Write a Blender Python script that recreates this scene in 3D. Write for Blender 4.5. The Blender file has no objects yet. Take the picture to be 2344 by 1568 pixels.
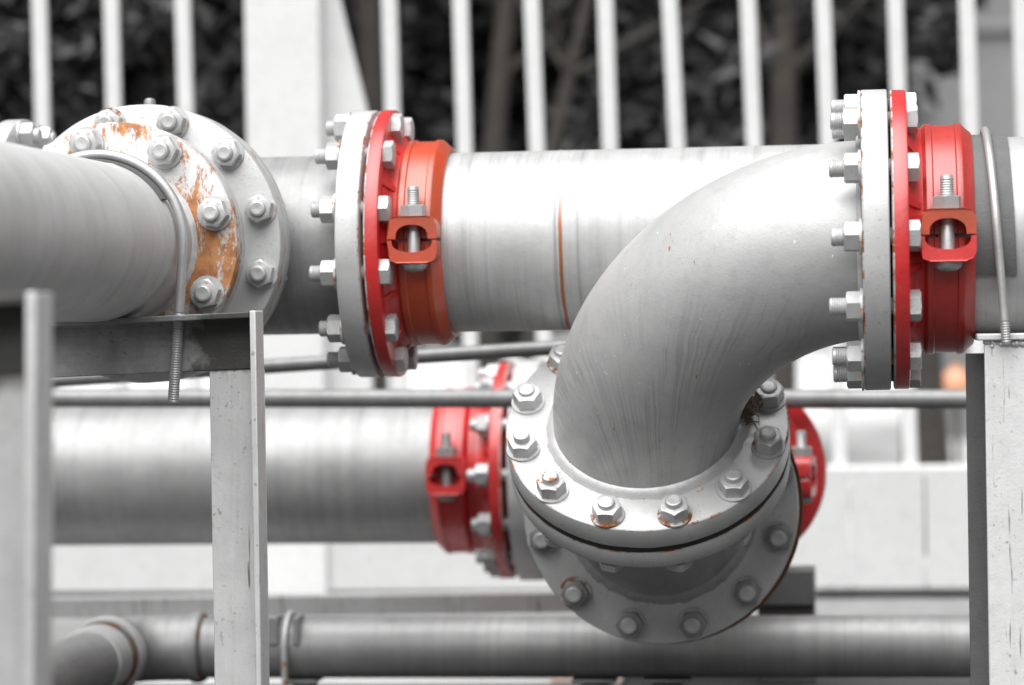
import bpy, math, random
from mathutils import Matrix, Vector, noise
random.seed(7)
R = math.radians
PI = math.pi
sc = bpy.context.scene
COL = sc.collection

# ------------------------------------------------------------------ camera
FU = 6606.0                      # focal length in units of a 2344-wide picture
W2, H2 = 1172.0, 784.0
CAMZ = 0.66
YAW, PITCH, ROLL = R(7.1), R(-0.3), R(-0.9)
cam_d = bpy.data.cameras.new('camera')
cam = bpy.data.objects.new('camera', cam_d); COL.objects.link(cam)
cam_d.sensor_width = 36.0
cam_d.lens = 36.0 * FU / 2344.0
cam_d.clip_end = 3000.0
cam_d.clip_start = 0.05
CM = Matrix.Translation((0, 0, CAMZ)) @ Matrix.Rotation(YAW, 4, 'Z') @ Matrix.Rotation(R(90) + PITCH, 4, 'X') @ Matrix.Rotation(ROLL, 4, 'Z')
cam.matrix_world = CM
cam_d.dof.use_dof = True
cam_d.dof.focus_distance = 3.98
cam_d.dof.aperture_fstop = cam_d.lens / 1000.0 / 0.036
cam_d.dof.aperture_blades = 9
sc.camera = cam

# ------------------------------------------------------------------ world, sun, exposure
SUN_EL, SUN_AZ = R(62), R(-150)      # azimuth measured like the lamp's heading, from upper left behind the camera
w = bpy.data.worlds.new('World'); sc.world = w; w.use_nodes = True
nt = w.node_tree
bg = nt.nodes['Background']
sky = nt.nodes.new('ShaderNodeTexSky'); sky.sky_type = 'NISHITA'; sky.sun_disc = False
sky.sun_elevation = SUN_EL; sky.sun_rotation = R(205)
sky.air_density = 1.0; sky.dust_density = 4.0; sky.ozone_density = 1.0
bw = nt.nodes.new('ShaderNodeRGBToBW')
nt.links.new(sky.outputs[0], bw.inputs[0]); nt.links.new(bw.outputs[0], bg.inputs[0])
bg.inputs[1].default_value = 0.062
sun_d = bpy.data.lights.new('sun', 'SUN'); sun = bpy.data.objects.new('sun', sun_d); COL.objects.link(sun)
sun_d.energy = 4.0; sun_d.angle = R(80); sun_d.color = (1.0, 0.998, 0.994)
sdir = Vector((-0.07, -0.48, 0.88)).normalized()       # towards the sun: upper left, a little behind the camera
sun.rotation_euler = sdir.to_track_quat('Z', 'Y').to_euler()
sc.view_settings.view_transform = 'Standard'; sc.view_settings.look = 'None'
sc.view_settings.gamma = 1.0
sc.view_settings.exposure = 0.76
sc.cycles.use_denoising = True
sc.cycles.max_bounces = 6

# ------------------------------------------------------------------ picture <-> place helpers
def ray(u, v):
    d = CM.to_3x3() @ Vector(((u - W2) / FU, (H2 - v) / FU, -1.0))
    return d
def P(u, v, Z):                      # point at camera depth Z
    return Vector((0, 0, CAMZ)) + ray(u, v) * Z
def PY(u, v, y):                     # point on the plane at world y
    d = ray(u, v)
    return Vector((0, 0, CAMZ)) + d * (y / d.y)
CMI = CM.inverted()
def proj(p):
    q = CMI @ Vector(p)
    return (W2 + q.x / -q.z * FU, H2 - q.y / -q.z * FU, -q.z)

# ------------------------------------------------------------------ materials
def nd(t, kind, **kw):
    n = t.nodes.new(kind)
    for k, v in kw.items():
        if k.startswith('i_'):
            key = k[2:]
            key = int(key) if key.isdigit() else key
            n.inputs[key].default_value = v
        else:
            setattr(n, k, v)
    return n
def g(v): return (v, v, v, 1)
def noise_n(t, vec, scale, detail=4.0, rough=0.55, mapscale=(1, 1, 1), loc=(0, 0, 0), dist=0.0):
    m = nd(t, 'ShaderNodeMapping'); m.inputs['Scale'].default_value = mapscale; m.inputs['Location'].default_value = loc
    t.links.new(vec, m.inputs['Vector'])
    n = nd(t, 'ShaderNodeTexNoise', i_Scale=scale, i_Detail=detail, i_Roughness=rough, i_Distortion=dist)
    t.links.new(m.outputs[0], n.inputs['Vector'])
    return n.outputs['Fac']
def ramp(t, fac, a, b, ca=g(0), cb=g(1)):
    r = nd(t, 'ShaderNodeValToRGB'); e = r.color_ramp.elements
    e[0].position = a; e[1].position = b; e[0].color = ca; e[1].color = cb
    t.links.new(fac, r.inputs[0])
    return r.outputs[0]
def mix(t, fac, c1, c2, mode='MIX'):
    m = nd(t, 'ShaderNodeMix', data_type='RGBA', blend_type=mode)
    if isinstance(fac, (int, float)): m.inputs[0].default_value = fac
    else: t.links.new(fac, m.inputs[0])
    for i, c in ((6, c1), (7, c2)):
        if isinstance(c, tuple): m.inputs[i].default_value = c
        else: t.links.new(c, m.inputs[i])
    return m.outputs[2]
def math_n(t, op, a, b=0.0, clamp=False):
    m = nd(t, 'ShaderNodeMath', operation=op); m.use_clamp = clamp
    for i, c in ((0, a), (1, b)):
        if isinstance(c, (int, float)): m.inputs[i].default_value = c
        else: t.links.new(c, m.inputs[i])
    return m.outputs[0]
RUST1 = (0.50, 0.17, 0.045, 1); RUST2 = (0.16, 0.05, 0.018, 1)
def metal(name, base=0.5, base2=None, col=None, col2=None, rough=0.45, metallic=0.25, streak=None, streak_amt=0.35, streak_scale=1.0,
          streak_lo=0.42, streak_hi=0.62, speck=0.0, speck_scale=220, bump=0.15, bump_scale=260, rust=0.0, rust_scale=14, rust_map=(1, 1, 1), rust_cols=(RUST1, RUST2),
          rust_hard=0.05, rust_rough=0.72, scratch=0.0, attr=None, spec=0.5, coat=0.0, band=None, bump_dist=0.0006):
    m = bpy.data.materials.new(name); m.use_nodes = True
    t = m.node_tree; b = t.nodes['Principled BSDF']
    co = nd(t, 'ShaderNodeTexCoord').outputs['Object']
    if 'bolt' in name or 'washer' in name:      # every bolt wears differently
        oi = nd(t, 'ShaderNodeObjectInfo').outputs['Random']
        va = nd(t, 'ShaderNodeVectorMath', operation='ADD'); t.links.new(co, va.inputs[0]); t.links.new(math_n(t, 'MULTIPLY', oi, 37.0), va.inputs[1]); co = va.outputs[0]
    c1 = col or g(base); c2 = col2 or (g(base2) if base2 is not None else tuple([x * 0.72 for x in c1[:3]] + [1]))
    c = mix(t, ramp(t, noise_n(t, co, 9, 6, 0.65), 0.35, 0.68), c1, c2)
    c = mix(t, ramp(t, noise_n(t, co, 45, 5, 0.6, loc=(3, 1, 5)), 0.5, 0.75), c, tuple([x * 0.85 for x in c1[:3]] + [1]))
    if streak:
        s = noise_n(t, co, 6 * streak_scale, 8, 0.72, mapscale=streak, dist=0.1)
        patch = ramp(t, noise_n(t, co, 5, 4, 0.6, loc=(2, 6, 4)), 0.25, 0.6)
        sm = math_n(t, 'MULTIPLY', math_n(t, 'MULTIPLY', ramp(t, s, streak_lo + 0.04, streak_hi + 0.06), streak_amt * 1.25), patch)
        c = mix(t, sm, c, tuple([x * 0.35 for x in c1[:3]] + [1]))
        s2 = noise_n(t, co, 22 * streak_scale, 6, 0.7, mapscale=streak, loc=(7, 7, 2))
        c = mix(t, math_n(t, 'MULTIPLY', math_n(t, 'MULTIPLY', ramp(t, s2, 0.52, 0.72), patch), streak_amt * 0.55), c, tuple([min(1, x * 1.35) for x in c1[:3]] + [1]))
    if attr:                                    # water runs following the surface: 'flow' (x = across the run, y = along)
        a = nd(t, 'ShaderNodeAttribute', attribute_name=attr).outputs['Vector']
        wv = nd(t, 'ShaderNodeTexNoise', i_Scale=22.0, i_Detail=2.0); t.links.new(co, wv.inputs['Vector'])
        ws = nd(t, 'ShaderNodeVectorMath', operation='MULTIPLY_ADD'); t.links.new(wv.outputs['Color'], ws.inputs[0]); ws.inputs[1].default_value = (0.016, 0, 0); t.links.new(a, ws.inputs[2]); a = ws.outputs[0]
        s = noise_n(t, a, 1.0, 4, 0.55, mapscale=(95, 4.2, 0), dist=0.8)
        mask = noise_n(t, a, 1.0, 3, 0.5, mapscale=(7, 9, 0), loc=(4, 4, 0))
        k = math_n(t, 'MULTIPLY', ramp(t, s, 0.50, 0.555), ramp(t, mask, 0.38, 0.56))
        a2 = nd(t, 'ShaderNodeAttribute', attribute_name='wet').outputs['Fac']
        k = math_n(t, 'MULTIPLY', k, a2)
        c = mix(t, math_n(t, 'MULTIPLY', k, 0.34), c, tuple([x * 0.48 for x in c1[:3]] + [1]))
        fl_ = noise_n(t, co, 170, 2, 0.5, mapscale=(1, 1, 0.45), loc=(1.7, 0, 0)); fm = noise_n(t, co, 9, 3, 0.6, loc=(0.4, 6, 6))
        c = mix(t, math_n(t, 'MULTIPLY', ramp(t, fl_, 0.70, 0.74), ramp(t, fm, 0.52, 0.6)), c, g(0.85))
        c = mix(t, math_n(t, 'MULTIPLY', ramp(t, noise_n(t, co, 60, 2, 0.5, mapscale=(1.5, 1, 0.4), loc=(9, 3, 0)), 0.76, 0.79), 0.8), c, (0.3, 0.12, 0.05, 1))
        scr = nd(t, 'ShaderNodeTexVoronoi', feature='F1', i_Scale=1.0)
        mp = nd(t, 'ShaderNodeMapping'); mp.inputs['Scale'].default_value = (28, 10, 18); mp.inputs['Rotation'].default_value = (0.3, 0.5, 0.2)
        t.links.new(co, mp.inputs[0]); t.links.new(mp.outputs[0], scr.inputs['Vector'])
        c = mix(t, ramp(t, scr.outputs['Distance'], 0.02, 0.04, g(0.6), g(0)), c, g(0.7))
    if speck:
        v = noise_n(t, co, speck_scale, 2, 0.5)
        big = noise_n(t, co, 12, 4, 0.6, loc=(9, 2, 2))
        k = math_n(t, 'MULTIPLY', ramp(t, v, 0.62, 0.70), ramp(t, big, 0.40, 0.6))
        c = mix(t, math_n(t, 'MULTIPLY', k, speck), c, tuple([x * 0.25 for x in c1[:3]] + [1]))
    if scratch:
        q = noise_n(t, co, 1.0, 3, 0.5, mapscale=(150, 150, 11), loc=(3, 3, 3))
        q2 = noise_n(t, co, 7, 2, 0.5, loc=(8, 1, 3))
        c = mix(t, math_n(t, 'MULTIPLY', math_n(t, 'MULTIPLY', ramp(t, q, 0.62, 0.69), ramp(t, q2, 0.36, 0.5)), scratch), c, (0.10, 0.085, 0.07, 1))
    rf = None
    if rust:
        n1 = noise_n(t, co, rust_scale, 11, rust_rough, mapscale=rust_map, loc=(5.3, 2.2, 8.8), dist=0.25)
        lo = 0.5 + (0.5 - rust) * 0.42
        rf = ramp(t, n1, lo, lo + rust_hard)
        n2 = noise_n(t, co, rust_scale * 5, 5, 0.6, loc=(1, 9, 1))
        rc = mix(t, ramp(t, n2, 0.38, 0.62), rust_cols[0], rust_cols[1])
        c = mix(t, rf, c, rc)
    t.links.new(c, b.inputs['Base Color'])
    rn = noise_n(t, co, 30, 4, 0.6, loc=(2, 2, 2))
    mr = nd(t, 'ShaderNodeMapRange'); mr.inputs['To Min'].default_value = rough - 0.1; mr.inputs['To Max'].default_value = min(1, rough + 0.14)
    t.links.new(rn, mr.inputs[0])
    if rf is not None:
        t.links.new(math_n(t, 'ADD', mr.outputs[0], math_n(t, 'MULTIPLY', rf, 0.35), True), b.inputs['Roughness'])
        t.links.new(math_n(t, 'MULTIPLY', math_n(t, 'SUBTRACT', 1.0, rf), metallic), b.inputs['Metallic'])
    else:
        t.links.new(mr.outputs[0], b.inputs['Roughness']); b.inputs['Metallic'].default_value = metallic
    b.inputs['Specular IOR Level'].default_value = spec
    b.inputs['Coat Weight'].default_value = coat; b.inputs['Coat IOR'].default_value = 1.6; b.inputs['Coat Roughness'].default_value = 0.36
    if bump:
        h = noise_n(t, co, bump_scale, 3, 0.6)
        h2 = noise_n(t, co, bump_scale * 0.16, 4, 0.6)
        hh = math_n(t, 'ADD', h, math_n(t, 'MULTIPLY', h2, 1.4))
        if rf is not None: hh = math_n(t, 'SUBTRACT', hh, math_n(t, 'MULTIPLY', rf, 0.5))
        bp = nd(t, 'ShaderNodeBump', i_Strength=bump, i_Distance=bump_dist * 2)
        t.links.new(hh, bp.inputs['Height']); t.links.new(bp.outputs[0], b.inputs['Normal'])
    return m
MAT = {}
MAT['pipe_x'] = metal('weathered silver pipe', 0.46, 0.36, streak=(9, 0.25, 0.25), streak_amt=0.28, rough=0.46, metallic=0.3, speck=0.25)
MAT['pipe_dark'] = metal('weathered grey pipe', 0.33, 0.24, streak=(9, 0.25, 0.25), streak_amt=0.4, rough=0.45, metallic=0.3, speck=0.3)
MAT['pipe_y'] = metal('weathered silver branch pipe', 0.60, 0.50, streak=(0.35, 7, 0.35), streak_amt=0.24, rough=0.5, metallic=0.12, speck=0.2)
MAT['elbow'] = metal('silver grey elbow paint', 0.47, 0.43, rough=0.46, metallic=0.3, attr='flow', bump=0.2, bump_scale=300, speck=0.2)
MAT['flange'] = metal('silver flange paint', 0.56, 0.47, rough=0.42, metallic=0.3, speck=0.35, rust=0.16, rust_scale=30, bump=0.2)
MAT['flange_dull'] = metal('dull grey flange paint', 0.52, 0.42, rough=0.48, metallic=0.25, speck=0.5, rust=0.12, rust_scale=22, bump=0.2)
MAT['flange_rusty'] = metal('rust blotched flange paint', 0.60, 0.52, rough=0.5, metallic=0.15, rust=0.515, rust_scale=9.5, rust_map=(1.9, 1, 0.9), rust_hard=0.04, rust_rough=0.84, bump=0.3,
                            rust_cols=((0.50, 0.23, 0.09, 1), (0.28, 0.11, 0.045, 1)))
MAT['edge'] = metal('rusty flange edge', 0.45, 0.35, rough=0.6, metallic=0.1, rust=0.52, rust_scale=26, rust_cols=((0.35, 0.12, 0.035, 1), (0.12, 0.045, 0.02, 1)), rust_hard=0.08)
MAT['ring_rust'] = metal('brown stained ring', 0.16, 0.10, rough=0.7, metallic=0.1, rust=0.5, rust_scale=20, rust_cols=((0.22, 0.10, 0.05, 1), (0.10, 0.05, 0.03, 1)))
MAT['rust'] = metal('brown rust', col=(0.20, 0.075, 0.03, 1), col2=(0.08, 0.03, 0.015, 1), rough=0.85, metallic=0.0, bump=0.5)
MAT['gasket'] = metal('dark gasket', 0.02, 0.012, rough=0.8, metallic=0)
MAT['rubber'] = metal('grey rubber pad', 0.11, 0.08, rough=0.7, metallic=0, speck=0.4, bump=0.4)
MAT['red'] = metal('red flange enamel', col=(0.55, 0.016, 0.016, 1), col2=(0.38, 0.012, 0.013, 1), rough=0.40, metallic=0, spec=0.5, coat=0.7, speck=0.5, rust=0.17, rust_scale=40, bump=0.35, bump_scale=190)
MAT['red_dull'] = metal('faded red enamel', col=(0.40, 0.02, 0.014, 1), col2=(0.30, 0.015, 0.01, 1), rough=0.40, metallic=0, spec=0.5, coat=0.7, speck=0.5, rust=0.2, rust_scale=34, bump=0.35, bump_scale=190)
MAT['orange'] = metal('orange red enamel with rust film', col=(0.44, 0.040, 0.007, 1), col2=(0.30, 0.045, 0.010, 1), rough=0.40, metallic=0, spec=0.5, coat=0.7, speck=0.4, rust=0.34, rust_scale=24, rust_hard=0.25,
                      rust_cols=((0.40, 0.10, 0.025, 1), (0.30, 0.07, 0.02, 1)), bump=0.3, bump_scale=160)
MAT['galv'] = metal('galvanised bolt', 0.48, 0.36, rough=0.40, metallic=0.55, speck=0.5, speck_scale=420, bump=0.25, bump_scale=600)
MAT['painted_bolt'] = metal('silver painted bolt', 0.52, 0.42, rough=0.42, metallic=0.35, speck=0.5, speck_scale=380, rust=0.13, rust_scale=60, bump=0.3, bump_scale=500)
MAT['rusty_bolt'] = metal('silver bolt with rust', 0.50, 0.38, rough=0.5, metallic=0.25, speck=0.5, speck_scale=380, rust=0.44, rust_scale=42, rust_cols=((0.36, 0.15, 0.06, 1), (0.2, 0.08, 0.04, 1)), bump=0.4, bump_scale=500)
MAT['bolt_dark'] = metal('dull bolt', 0.30, 0.2, rough=0.5, metallic=0.5, speck=0.5, speck_scale=380, bump=0.3)
MAT['rusty_washer'] = metal('rusty washer', 0.5, 0.4, rough=0.6, metallic=0.2, rust=0.50, rust_scale=38, rust_cols=((0.34, 0.13, 0.05, 1), (0.14, 0.06, 0.03, 1)), bump=0.3)
MAT['steel'] = metal('galvanised angle steel', 0.64, 0.55, scratch=0.85, rough=0.48, metallic=0.3, streak=(9, 9, 0.4), streak_amt=0.32, speck=0.6, speck_scale=130, streak_lo=0.52, streak_hi=0.66, bump=0.25)
MAT['steel_beam'] = metal('stained angle steel', 0.34, 0.12, rough=0.5, metallic=0.3, streak=(0.5, 9, 9), streak_amt=0.4, speck=0.9, speck_scale=110, bump=0.35, rust=0.16, rust_scale=40)
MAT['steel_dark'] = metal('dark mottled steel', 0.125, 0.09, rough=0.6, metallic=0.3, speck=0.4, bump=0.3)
MAT['tube'] = metal('grey rail tube', 0.25, 0.17, rough=0.45, metallic=0.35, streak=(6, 0.4, 0.4), streak_amt=0.3)
MAT['white'] = metal('white fence paint', 0.62, 0.58, rough=0.4, metallic=0, bump=0.05)
MAT['panel'] = metal('pale grey panel', 0.50, 0.475, rough=0.4, metallic=0, bump=0.05)
MAT['ground'] = metal('pale concrete', 0.24, 0.16, rough=0.85, metallic=0, speck=0.6, speck_scale=40, bump=0.6, bump_scale=60, bump_dist=0.004)
MAT['low_bounce_ground'] = metal('dark asphalt', 0.055, 0.045, rough=0.9, metallic=0, speck=0.3, bump=0.5)
MAT['road'] = metal('pale paving', 0.62, 0.55, rough=0.8, metallic=0, bump=0.2, bump_scale=20)
MAT['bark'] = metal('brown bark', col=(0.045, 0.040, 0.034, 1), col2=(0.028, 0.025, 0.022, 1), rough=0.9, metallic=0, streak=(6, 6, 0.6), streak_amt=0.4, bump=0.6, bump_scale=30, bump_dist=0.01)
MAT['leaf'] = metal('dark leaf', 0.030, 0.016, rough=0.5, metallic=0, bump=0.0)
MAT['leaf_pale'] = metal('grey leaf', 0.046, 0.025, rough=0.42, metallic=0, bump=0.0)
MAT['wall_far'] = metal('pale rendered wall', 0.24, 0.20, rough=0.8, metallic=0, bump=0.1)
MAT['roof'] = metal('grey roof sheet', 0.25, 0.2, rough=0.6, metallic=0.0, streak=(7, 1, 1), streak_amt=0.3)
MAT['glass'] = metal('dark glass', 0.04, 0.03, rough=0.15, metallic=0.0, bump=0)
MAT['straw'] = metal('dry straw', col=(0.24, 0.18, 0.13, 1), col2=(0.07, 0.05, 0.04, 1), rough=0.9, metallic=0)
MAT['buoy'] = metal('orange plastic', col=(0.55, 0.27, 0.16, 1), col2=(0.5, 0.25, 0.15, 1), rough=0.4, metallic=0)
MAT['pink'] = metal('pink chalky concrete', col=(0.60, 0.40, 0.33, 1), col2=(0.55, 0.45, 0.4, 1), rough=0.9, metallic=0)
MAT['strap_rust'] = metal('rust run strap', 0.5, 0.4, rough=0.5, metallic=0.3, rust=0.42, rust_scale=9, rust_cols=((0.30, 0.11, 0.03, 1), (0.14, 0.06, 0.02, 1)))

# rust rings round the long pipe and stains are separate materials driven by position (they are stains with a shape of their own)
def stained(src_mat, idx, lo, hi, col, amt, scale=14, stretch=(1, 1, 0.35)):
    # grime that has collected in one place on the part (a stain that belongs to the steel)
    m = src_mat.copy(); t = m.node_tree; b = t.nodes['Principled BSDF']
    s_ = b.inputs['Base Color'].links[0].from_socket
    co = nd(t, 'ShaderNodeTexCoord').outputs['Object']
    sx = nd(t, 'ShaderNodeSeparateXYZ'); t.links.new(co, sx.inputs[0])
    n = noise_n(t, co, scale, 8, 0.7, mapscale=stretch)
    mr = nd(t, 'ShaderNodeMapRange'); mr.inputs['From Min'].default_value = lo; mr.inputs['From Max'].default_value = hi
    t.links.new(sx.outputs[idx], mr.inputs[0])
    k = ramp(t, math_n(t, 'ADD', math_n(t, 'MULTIPLY', n, 0.9), mr.outputs[0]), 0.85, 1.25)
    t.links.new(mix(t, math_n(t, 'MULTIPLY', k, amt), s_, col), b.inputs['Base Color'])
    return m
MAT['steel_post'] = stained(MAT['steel'], 2, 0.545, 0.69, (0.10, 0.085, 0.07, 1), 0.85)
MAT['steel_beam2'] = stained(MAT['steel_beam'], 0, -0.16, -0.01, (0.03, 0.028, 0.026, 1), 0.85, 22, (1, 1, 1))
def pipe_long_material():
    m = metal('long pipe with rust ring', 0.47, 0.38, streak=(9, 0.22, 0.22), streak_amt=0.42, rough=0.44, metallic=0.28, speck=0.25, streak_scale=1.2)
    t = m.node_tree; b = t.nodes['Principled BSDF']
    src = b.inputs['Base Color'].links[0].from_socket
    co = nd(t, 'ShaderNodeTexCoord').outputs['Object']
    sx = nd(t, 'ShaderNodeSeparateXYZ'); t.links.new(co, sx.inputs[0])
    wob = noise_n(t, co, 9, 3, 0.5)
    x = math_n(t, 'ADD', sx.outputs[0], math_n(t, 'MULTIPLY', wob, 0.006))
    def ring(x0, wd, strength, c, zcut):
        nonlocal src
        d = math_n(t, 'ABSOLUTE', math_n(t, 'SUBTRACT', x, x0))
        k = nd(t, 'ShaderNodeMapRange'); k.inputs['From Min'].default_value = wd; k.inputs['From Max'].default_value = wd * 0.35
        k.inputs['To Min'].default_value = 0; k.inputs['To Max'].default_value = strength
        t.links.new(d, k.inputs[0])
        z = nd(t, 'ShaderNodeMapRange'); z.inputs['From Min'].default_value = zcut; z.inputs['From Max'].default_value = zcut - 0.07
        t.links.new(sx.outputs[2], z.inputs[0])
        src = mix(t, math_n(t, 'MULTIPLY', k.outputs[0], z.outputs[0]), src, c)
    m['rings'] = 1
    ring(m_ring_x, 0.0042, 0.95, (0.28, 0.085, 0.02, 1), 0.09)
    ring(m_ring_x - 0.008, 0.0035, 0.5, g(0.15), 0.13)
    ring(m_ring_x + 0.026, 0.0025, 0.35, g(0.2), 0.10)
    t.links.new(src, b.inputs['Base Color'])
    return m

# ------------------------------------------------------------------ mesh helpers
def frame(o, z, x=None):
    z = Vector(z).normalized()
    if x is None: x = Vector((0, 0, 1)) if abs(z.z) < 0.9 else Vector((1, 0, 0))
    x = Vector(x); x = (x - z * x.dot(z)).normalized()
    y = z.cross(x)
    m = Matrix((x, y, z)).transposed().to_4x4(); m.translation = Vector(o)
    return m
class MB:
    def __init__(s): s.v = []; s.f = []; s.mi = []
    def add(s, vs, fs, fr=None, mi=0):
        b = len(s.v)
        s.v += [(fr @ Vector(p)) if fr is not None else Vector(p) for p in vs]
        for i, f in enumerate(fs):
            s.f.append([b + k for k in f]); s.mi.append(mi[i] if isinstance(mi, list) else mi)
    def lathe(s, prof, fr, n=64, mi=None, wob=None):
        vs, fs, ml = [], [], []
        for j, (r, z) in enumerate(prof):
            for i in range(n):
                a = 2 * PI * i / n; rr = r + (wob(a, j) if wob else 0)
                vs.append((rr * math.cos(a), rr * math.sin(a), z))
        for j in range(len(prof) - 1):
            for i in range(n):
                k = (i + 1) % n
                fs.append((j * n + i, j * n + k, (j + 1) * n + k, (j + 1) * n + i)); ml.append(mi[j] if mi else 0)
        if prof[0][0] < 1e-6 or True:
            pass
        s.add(vs, fs, fr, ml)
    def cap(s, r, z, fr, n=64, flip=False):
        vs = [(r * math.cos(2 * PI * i / n), r * math.sin(2 * PI * i / n), z) for i in range(n)]
        f = list(range(n)); s.add(vs, [f[::-1] if flip else f], fr)
    def arc(s, loop, fr, a0, a1, n=48):
        m = len(loop); vs = []; fs = []
        for i in range(n + 1):
            a = a0 + (a1 - a0) * i / n
            for (r, z) in loop: vs.append((r * math.cos(a), r * math.sin(a), z))
        for i in range(n):
            for j in range(m):
                k = (j + 1) % m
                fs.append((i * m + j, (i + 1) * m + j, (i + 1) * m + k, i * m + k))
        fs.append(tuple(range(m))); fs.append(tuple(n * m + j for j in range(m))[::-1])
        s.add(vs, fs, fr)
    def box(s, c, sz, fr=None):
        x, y, z = [a / 2 for a in sz]; cx, cy, cz = c
        vs = [(cx + i * x, cy + j * y, cz + k * z) for k in (-1, 1) for j in (-1, 1) for i in (-1, 1)]
        fs = [(0, 2, 3, 1), (4, 5, 7, 6), (0, 1, 5, 4), (2, 6, 7, 3), (0, 4, 6, 2), (1, 3, 7, 5)]
        s.add(vs, fs, fr)
    def prism(s, poly, z0, z1, fr=None):
        n = len(poly)
        vs = [(x, y, z0) for x, y in poly] + [(x, y, z1) for x, y in poly]
        fs = [tuple(range(n))[::-1], tuple(range(n, 2 * n))] + [(i, (i + 1) % n, n + (i + 1) % n, n + i) for i in range(n)]
        s.add(vs, fs, fr)
    def tube(s, pts, r, n=16, caps=True, up=None):
        pts = [Vector(p) for p in pts]; rs = r if isinstance(r, list) else [r] * len(pts)
        vs, fs = [], []; prev = None
        for i, p in enumerate(pts):
            t = (pts[min(i + 1, len(pts) - 1)] - pts[max(i - 1, 0)]).normalized()
            if prev is None:
                prev = (Vector((0, 0, 1)) if abs(t.z) < 0.9 else Vector((1, 0, 0)))
            x = (prev - t * prev.dot(t)).normalized(); prev = x; y = t.cross(x)
            for k in range(n):
                a = 2 * PI * k / n; vs.append(p + x * (rs[i] * math.cos(a)) + y * (rs[i] * math.sin(a)))
        for i in range(len(pts) - 1):
            for k in range(n):
                q = (k + 1) % n; fs.append((i * n + k, i * n + q, (i + 1) * n + q, (i + 1) * n + k))
        if caps: fs.append(tuple(range(n))[::-1]); fs.append(tuple((len(pts) - 1) * n + k for k in range(n)))
        s.add(vs, fs)
    def build(s, name, mats, parent=None, smooth=40, bevel=0.0, loc=None):
        me = bpy.data.meshes.new(name)
        off = Vector(loc) if loc is not None else (Vector(parent['_loc']) if parent is not None else Vector((0, 0, 0)))
        me.from_pydata([tuple(p - off) for p in s.v], [], s.f); me.update()
        for m in (mats if isinstance(mats, (list, tuple)) else [mats]): me.materials.append(MAT[m] if isinstance(m, str) else m)
        me.polygons.foreach_set('material_index', s.mi)
        me.polygons.foreach_set('use_smooth', [smooth is not None] * len(s.f))
        if smooth is not None: me.set_sharp_from_angle(angle=R(smooth))
        o = bpy.data.objects.new(name, me); COL.objects.link(o)
        if loc is not None: o.location = loc
        if parent is not None: o.parent = parent
        o['_loc'] = tuple(off)
        if bevel:
            b = o.modifiers.new('bevel', 'BEVEL'); b.width = bevel; b.segments = 2; b.limit_method = 'ANGLE'; b.angle_limit = R(35)
        return o
def thing(name, label, cat, loc, group=None):
    o = bpy.data.objects.new(name, None); COL.objects.link(o); o.location = loc
    o['label'] = label; o['category'] = cat; o['_loc'] = tuple(loc)
    if group: o['group'] = group
    o.empty_display_size = 0.05
    return o
def tag(o, label, cat, group=None):
    o['label'] = label; o['category'] = cat
    if group: o['group'] = group
def structure(o): o['kind'] = 'structure'; return o

# ------------------------------------------------------------------ bolts
def nut_mb(mb, af, h, z0, fr, n=24, chamf_bottom=False):
    rc = af / math.sqrt(3)
    def hexr(a):
        a = (a + PI / 6) % (PI / 3) - PI / 6
        return (af / 2) / math.cos(a)
    ri = af * 0.47
    ring = lambda fn, zf: [(fn(a) * math.cos(a), fn(a) * math.sin(a), zf(a)) for a in [2 * PI * i / n for i in range(n)]]
    dz = lambda a: (hexr(a) - af / 2) * 0.62
    R0 = ring(lambda a: hexr(a), lambda a: z0)
    R1 = ring(lambda a: hexr(a), lambda a: z0 + h - dz(a) - 0.0004)
    R2 = ring(lambda a: ri, lambda a: z0 + h)
    R3 = ring(lambda a: ri * 0.3, lambda a: z0 + h)
    vs = R0 + R1 + R2 + R3; fs = []
    for j in range(3):
        for i in range(n):
            k = (i + 1) % n; fs.append((j * n + i, j * n + k, (j + 1) * n + k, (j + 1) * n + i))
    fs.append(tuple(range(n))[::-1]); fs.append(tuple(3 * n + i for i in range(n)))
    mb.add(vs, fs, fr)
def thread_prof(r, z0, z1, pitch=0.0030, depth=0.0009):
    pr = []; z = z0
    while z < z1 - pitch:
        pr += [(r - depth, z), (r, z + pitch * 0.5)]; z += pitch
    return pr
I4 = Matrix.Identity(4)
BOLT_CACHE = {}
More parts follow.
